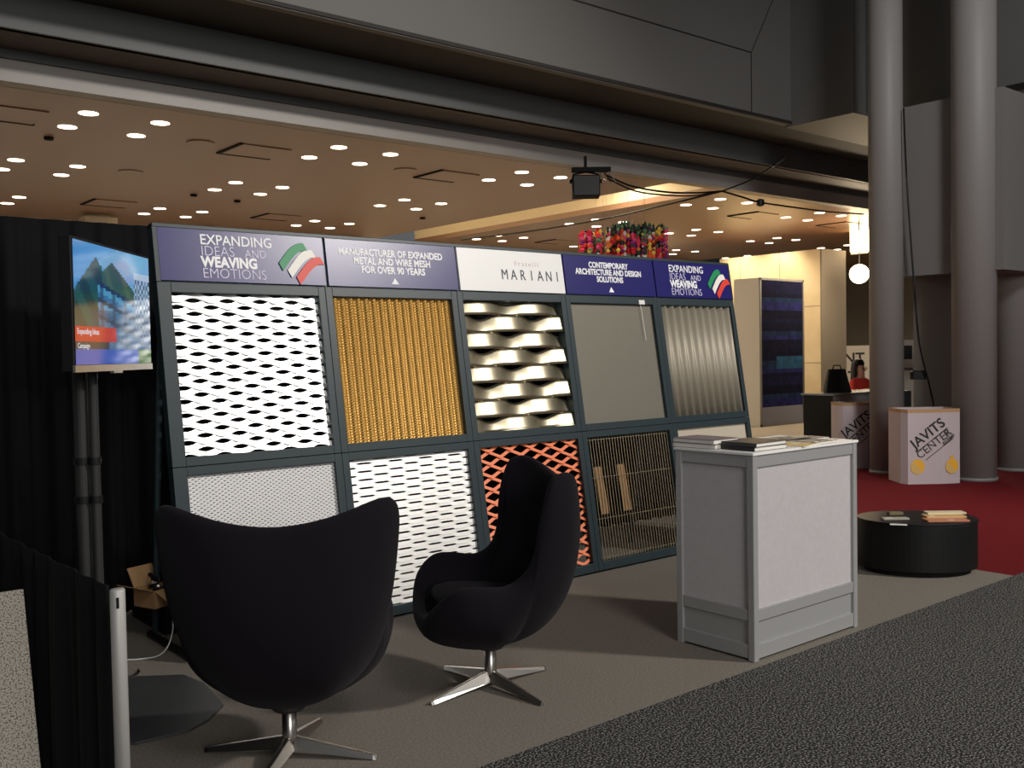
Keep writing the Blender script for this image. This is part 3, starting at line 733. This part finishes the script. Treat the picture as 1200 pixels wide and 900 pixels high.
# person: one skinned body
hp = at_depth(1006, 431, 15.9)
def person(loc, heading):
    t = empty('person', loc, heading); tag(t, 'person with long dark hair and a red top seated behind the welcome desk', 'person')
    J = {'pel': (0, 0, .52), 'wa': (0, .02, .70), 'ch': (0, .02, .92), 'nk': (0, .03, 1.10), 'hd': (0, .045, 1.19), 'ht': (0, .03, 1.31),
         'sl': (-.17, .02, 1.03), 'el': (-.22, .10, .80), 'wl': (-.12, .32, .86), 'hl': (-.07, .40, .88), 'sr': (.17, .02, 1.03), 'er': (.22, .10, .80), 'wr': (.12, .32, .86), 'hr': (.07, .40, .88),
         'kl': (-.12, .42, .50), 'al': (-.12, .42, .10), 'fl': (-.12, .56, .04), 'kr': (.12, .42, .50), 'ar': (.12, .42, .10), 'fr': (.12, .56, .04)}
    R_ = {'pel': .16, 'wa': .13, 'ch': .15, 'nk': .05, 'hd': .075, 'ht': .075, 'sl': .06, 'el': .045, 'wl': .032, 'hl': .035, 'sr': .06, 'er': .045, 'wr': .032, 'hr': .035,
          'kl': .075, 'al': .045, 'fl': .04, 'kr': .075, 'ar': .045, 'fr': .04}
    E_ = [('pel', 'wa'), ('wa', 'ch'), ('ch', 'nk'), ('nk', 'hd'), ('hd', 'ht'), ('ch', 'sl'), ('sl', 'el'), ('el', 'wl'), ('wl', 'hl'), ('ch', 'sr'), ('sr', 'er'), ('er', 'wr'), ('wr', 'hr'),
          ('pel', 'kl'), ('kl', 'al'), ('al', 'fl'), ('pel', 'kr'), ('kr', 'ar'), ('ar', 'fr')]
    ks = list(J); me = bpy.data.meshes.new('body'); me.from_pydata([J[k] for k in ks], [(ks.index(a), ks.index(b)) for a, b in E_], [])
    o = bpy.data.objects.new('body', me); COL.objects.link(o); o.parent = t
    sk = o.modifiers.new('skin', 'SKIN'); sv = me.skin_vertices[0].data
    for i, k in enumerate(ks): sv[i].radius = (R_[k], R_[k]); sv[i].use_root = (k == 'pel')
    sb = o.modifiers.new('sub', 'SUBSURF'); sb.levels = 2; sb.render_levels = 2
    dg = bpy.context.evaluated_depsgraph_get(); me2 = bpy.data.meshes.new_from_object(o.evaluated_get(dg)); bpy.data.objects.remove(o)
    o = bpy.data.objects.new('body', me2); COL.objects.link(o); o.parent = t
    me2.materials.clear(); me2.materials.append(mat('skin', (196, 142, 116), .55)); me2.materials.append(mat('red_top', (206, 52, 40), .8)); me2.materials.append(mat('dark_trousers', (26, 26, 30), .8))
    for p in me2.polygons:
        c = p.center; p.use_smooth = True
        p.material_index = 0 if c.z > 1.09 or (c.y > .3 and c.z > .8) else 2 if c.z < .6 else 1
    # hair, glasses, eyes, mouth
    m = MB().lathe([(.02, 1.395), (.07, 1.375), (.10, 1.32), (.108, 1.25), (.112, 1.12), (.12, 1.0), (.10, .93)], 20, (0, -.005))
    m.f = [f for f in m.f if len(f) == 4 and not any(m.v[i][1] > .055 and m.v[i][2] < 1.345 for i in f)]
    m.build('hair', mat('dark_hair', (30, 20, 18), .6), t, smooth=True, solid=.014)
    for s in (-1, 1):
        MB().lathe([(.001, -.008), (.011, -.004), (.011, .004), (.001, .008)], 10).build('eye', M_INK, t, loc=(s*.034, .122, 1.245), rot=(PI/2, 0, 0))
        MB().tube([(s*.034+.026*math.cos(a*PI/6), .132, 1.245+.02*math.sin(a*PI/6)) for a in range(13)], .003, 5).build('glasses_rim', M_INK, t)
    MB().tube([(0, .118, 1.235), (0, .145, 1.205), (0, .12, 1.198)], [.008, .014, .006], 8).build('nose', MATS['skin'], t, smooth=True)
    MB().tube([(-.025, .118, 1.165), (0, .126, 1.163), (.025, .118, 1.165)], .006, 6).build('mouth', mat('lips', (150, 70, 66), .5), t)
    # simple stool under the person
    s_ = empty('office_stool', loc, heading); tag(s_, 'black round stool under the seated person', 'stool')
    MB().lathe([(.19, .33), (.2, .35), (.2, .39), (.17, .41)], 24).build('seat', M_BLACKM, s_); MB().cyl((0, 0), .025, .02, .33, 12).build('column', M_STEEL, s_); MB().cyl((0, 0), .22, 0, .02, 24).build('foot_plate', M_STEEL, s_)
    return t
person((hp.x, hp.y, 0), rad(172))

# ================================================================ ART PANEL
AR = empty('art_panel', (16.5, 12.05, 0)); tag(AR, 'tall boxed dark blue abstract art panel before the concrete wall', 'artwork')
MB().box((0, 0, 0), (1.52, .62, 3.02)).build('box', M_WHITEW, AR); 
for a, b in (((.0, -.03, .0), (.04, 0, 3.02)), ((1.48, -.03, 0), (1.52, 0, 3.02)), ((0, -.03, 2.98), (1.52, 0, 3.02)), ((0, -.03, 0), (1.52, 0, .05))): MB().box(a, b).build('frame_edge', mat('art_frame', (120, 116, 112), .5), AR)
rnd = random.Random(3); cols_ = []
def art(i, j):
    if j < 4: return (132, 132, 142)
    band = [(22, 23, 50), (26, 26, 58), (20, 21, 42), (34, 36, 84), (28, 44, 72), (18, 19, 40)][(j*7//9) % 6] if j % 9 < 7 else (18, 18, 38)
    if i > 4 and 12 < j < 16: band = (40, 78, 108)
    k = rnd.uniform(.85, 1.15); return tuple(c*k for c in band)
MB().grid(lambda i, j: (.05+1.42*i, -.012, .05+2.92*j), 14, 34).build('canvas', mat('canvas_paint', (255, 255, 255), .9, spec=.1, attr='base'), AR, facecol=[art(i, j) for j in range(34) for i in range(14)])
light('wall_washer', 'SPOT', (18.3, 13.2, 4.15), (18.99, 13.3, 2.6), 130, (1, .82, .55), .05, 110, .8)
light('wall_washer', 'SPOT', (18.3, 14.3, 4.15), (18.99, 14.4, 2.6), 130, (1, .82, .55), .05, 110, .8)

# far end: added glowing panel imitating reflected lamp glare, then the globe lamp
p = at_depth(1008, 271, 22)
t = empty('lamp_glare_panel', (p.x, p.y, p.z)); tag(t, 'tall glowing panel imitating reflected lamp glare beside the grey column', 'glare panel')
MB().box((-.05, -.22, -.45), (.02, .22, .45)).build('glowing_panel', M_LAMPGLARE, t); MB().box((.02, -.25, -.5), (.06, .25, .5)).build('backplate', M_WHITEW, t)
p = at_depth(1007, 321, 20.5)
t = empty('globe_lamp', (p.x, p.y, p.z)); tag(t, 'bright round globe lamp below the tall glare panel', 'lamp')
MB().lathe([(.01, -.2)]+[(.2*math.sin(PI*i/10), -.2*math.cos(PI*i/10)) for i in range(1, 10)]+[(.01, .2)], 20).build('globe', M_LAMPGLARE, t, smooth=True)
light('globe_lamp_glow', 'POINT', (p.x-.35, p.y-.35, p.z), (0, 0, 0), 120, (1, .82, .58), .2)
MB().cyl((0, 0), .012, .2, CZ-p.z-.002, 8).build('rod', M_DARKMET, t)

# ================================================================ HANGING THINGS
# black speaker at the ceiling edge
p = at_depth(686.5, 219, 13.35)
t = empty('hanging_speaker', (p.x, p.y, p.z), fa); tag(t, 'black box speaker hanging from the ceiling edge by a bracket', 'speaker')
MB().box((-.185, -.14, -.145), (.185, .14, .14)).build('cabinet', M_BLACKM, t, bevel=.012)
MB().box((-.17, -.146, -.13), (.17, -.14, .125)).build('grille', M_DARKMET, t)
for s in (-1, 1): MB().box((s*.2-.018, -.02, .05), (s*.2+.018, .02, .10)).build('side_knob', M_BLACKM, t)
MB().tube([(-.19, 0, .08), (-.17, 0, .17), (0, 0, .2), (.17, 0, .17), (.19, 0, .08)], .012, 6).build('yoke', M_BLACKM, t)
MB().box((-.19, -.05, .2), (.34, .05, .26)).build('clamp_bar', M_BLACKM, t)
for k in range(4): MB().tube([(.1+.07*k, 0, .22), (.16+.08*k, -.03, .12-.02*k), (.2+.07*k, -.02, .06)], .009, 6).build('cable_end', M_STEEL if k % 2 else M_BLACK, t)
MB().box((-.02, .0, .26), (.02, .04, CZ-p.z+.05)).build('hanger', M_BLACKM, t)
def cable(pix, d, r, label, m=None, n=10):
    pts = []
    P = [at_depth(x, y, dd) for (x, y), dd in zip(pix, d)]
    o = MB().tube(smooth_path(P), r, 6).build('cable', m or M_BLACK); return tag(o, label, 'cable', 'loose cables under the hall beams')
cable(((712, 206), (740, 218), (780, 225), (815, 226), (846, 224)), (13.3, 13.6, 14, 14.4, 14.7), .014, 'upper sagging black cable beside the hanging speaker')
cable(((712, 209), (745, 224), (785, 229), (815, 229), (846, 224)), (13.3, 13.6, 14, 14.4, 14.7), .012, 'lower sagging black cable beside the hanging speaker')
cable(((846, 224), (865, 217), (885, 208), (921, 184)), (14.7, 14.6, 14.4, 14.2), .012, 'black cable rising across the pale fascia')
cable(((846, 224), (870, 231), (890, 237), (930, 243), (970, 248), (1012, 251)), (14.7, 15, 15.3, 15.8, 16.5, 17), .014, 'black cable with a junction running toward the tall glare panel')
cable(((846, 224), (780, 240), (700, 258), (620, 271), (540, 281)), (14.7, 15.6, 17, 18.6, 20), .016, 'black cable crossing the bronze ceiling beside the lit trough')
p = at_depth(891, 237.5, 15.3); o = MB().lathe([(.02, -.06), (.06, -.04), (.06, .04), (.02, .06)], 12).build('cable_junction', M_BLACK); o.location = p; tag(o, 'small black junction lump on the ceiling cable', 'junction')
cable(((1059, 127), (1062, 200), (1068, 290), (1071, 330), (1077, 400), (1090, 455), (1096, 485)), (12.05,)*5+(12.2, 12.2), .012, 'black cable hanging between the two grey columns')
p = at_depth(1076, 440, 12.25)
t = empty('junction_box', (p.x, p.y, p.z), fa); tag(t, 'small black socket box on the pier between columns', 'box')
MB().box((-.08, -.05, -.05), (.08, .06, .05)).build('body', M_BLACK, t, bevel=.005); MB().box((-.06, -.055, .05), (.06, .03, .065)).build('lid', M_BLACK, t)
# colourful hanging flower sculpture
FC = empty('hanging_flower_sculpture', (12.05, 11.2, CZ)); tag(FC, 'hanging sculpture of multicoloured beaded flowers under the ceiling', 'sculpture')
c0 = on_z(680, 270, 3.55); uvec = Vector((CR.x, CR.y, 0)).normalized(); fwdv = Vector((CF.x, CF.y, 0)).normalized()
PD = 15.5
pal = [(206, 32, 60), (230, 60, 90), (240, 96, 50), (210, 30, 40), (236, 130, 60), (226, 80, 130), (40, 60, 50), (30, 20, 30), (90, 130, 100), (240, 200, 80), (120, 40, 110), (235, 225, 215)]
base = at_depth(729, 285, PD); FC.location = (base.x, base.y, CZ)
beads = MB(); bc = []; wires = MB(); rr = random.Random(11)
SCL = PD/FPX
for k in range(150):
    px = rr.uniform(-49, 49); dep = rr.uniform(-.5, .5)
    topy = 272 + (6 if px < -10 else 0) - (9 if -4 < px < 12 or px > 22 else 0)*1.0
    topy = {0: 274, 1: 271, 2: 268, 3: 263, 4: 268, 5: 264, 6: 267}[min(6, int((px+49)/14))]+rr.uniform(-1, 3)
    boty = (296 if px < -35 else 306)+rr.uniform(0, 3)
    xy = uvec*(px*SCL)+fwdv*dep
    ztop = base.z+(285-topy)*SCL-CZ; zbot = base.z+(285-boty)*SCL-CZ
    if k % 12 == 0: wires.box((xy.x-.001, xy.y-.001, zbot), (xy.x+.001, xy.y+.001, 0))
    n = 9
    cl0 = int((px+49)/12)
    for q in range(n):
        z = ztop+(zbot-ztop)*(q+rr.uniform(0, .7))/n; r = rr.uniform(.026, .05)
        kk = len(beads.v); c = Vector((xy.x, xy.y, z))
        beads.v += [tuple(c+Vector(d)*r) for d in ((1, 0, 0), (0, 1, 0), (-1, 0, 0), (0, -1, 0), (0, 0, 1.2), (0, 0, -1.2))]
        beads.f += [(kk, kk+1, kk+4), (kk+1, kk+2, kk+4), (kk+2, kk+3, kk+4), (kk+3, kk, kk+4), (kk+1, kk, kk+5), (kk+2, kk+1, kk+5), (kk+3, kk+2, kk+5), (kk, kk+3, kk+5)]
        g = (cl0*3+q//2*5) % 12
        col = (rr.choice([(40, 60, 50), (60, 100, 80), (30, 30, 34), (120, 150, 110)]) if q < 2 and 3 <= cl0 <= 5 or (q < 1 and cl0 > 5) else pal[g] if rr.random() < .55 else rr.choice(pal))
        bc += [col]*8
o = beads.build('bead', mat('bead_paint', (255, 255, 255), .5, attr='base'), FC, facecol=bc); o['kind'] = 'stuff'
o = wires.build('strand', M_WIRE, FC); o['kind'] = 'stuff'
light('trough_lamp', 'AREA', (12.4, 12.2, CZ+.40), (12.4, 12.2, 0), 40, (1, .86, .62), 1.0)

# ================================================================ FAR HALL, glimpsed between columns
def far(name, x0, y0, x1, y1, d, m, label, cat, dep=.3, body='body'):
    a = at_depth(x0, y0, d); b = at_depth(x1, y1, d); c = (a+b)/2; wd = (x1-x0)*d/FPX; ht = (y1-y0)*d/FPX
    t = empty(name, (c.x, c.y, c.z-ht/2), fa); tag(t, label, cat)
    MB().box((-wd/2, 0, 0), (wd/2, dep, ht)).build(body, m, t); return t, wd, ht
t, wd, ht = far('hall_sign', 977, 405, 1035, 483.7, 23.5, M_WHITEW, 'cream sign board lettered above the seated person', 'sign', .08, 'board')
text('ENT', .36, M_INK, t, (-wd/2+.06, -.003, ht-.42), offset=.008); text('T', .36, M_INK, t, (-wd/2+.34, -.003, ht-.86), offset=.008)
t, wd, ht = far('booth_partition', 1050, 398, 1125, 520, 17, M_WHITEW, 'cream booth partition seen between the two grey columns', 'partition', .1, 'board')
t, wd, ht = far('wall_screen', 1050, 405, 1069, 421, 16.7, M_BLACK, 'black screen on the cream booth partition', 'screen', .1, 'housing')
t, wd, ht = far('partition_shelf', 1050, 431, 1070, 434, 16.6, M_SOFFIT, 'brown shelf below the black screen', 'shelf', .25, 'board')
t, wd, ht = far('waste_bin', 1058, 458, 1068, 533, 14.5, M_BLACK, 'black bin beyond the grey column', 'bin', .3, 'body')
p = on_z(1113, 520); 
t = empty('lamp_stand', (14.2, 6.62, 0)); tag(t, 'thin dark lamp stand glimpsed between the columns', 'lamp stand')
pp = at_depth(1114, 430, 15.5); t.location = (pp.x, pp.y, 0)
MB().cyl((0, 0), .02, .02, 2.5, 10).build('pole', M_BLACK, t); MB().cyl((0, 0), .2, 0, .02, 20).build('base', M_BLACK, t); MB().box((-.12, -.1, 1.35), (.1, .1, 1.6)).build('lamp_head', M_BLACK, t)
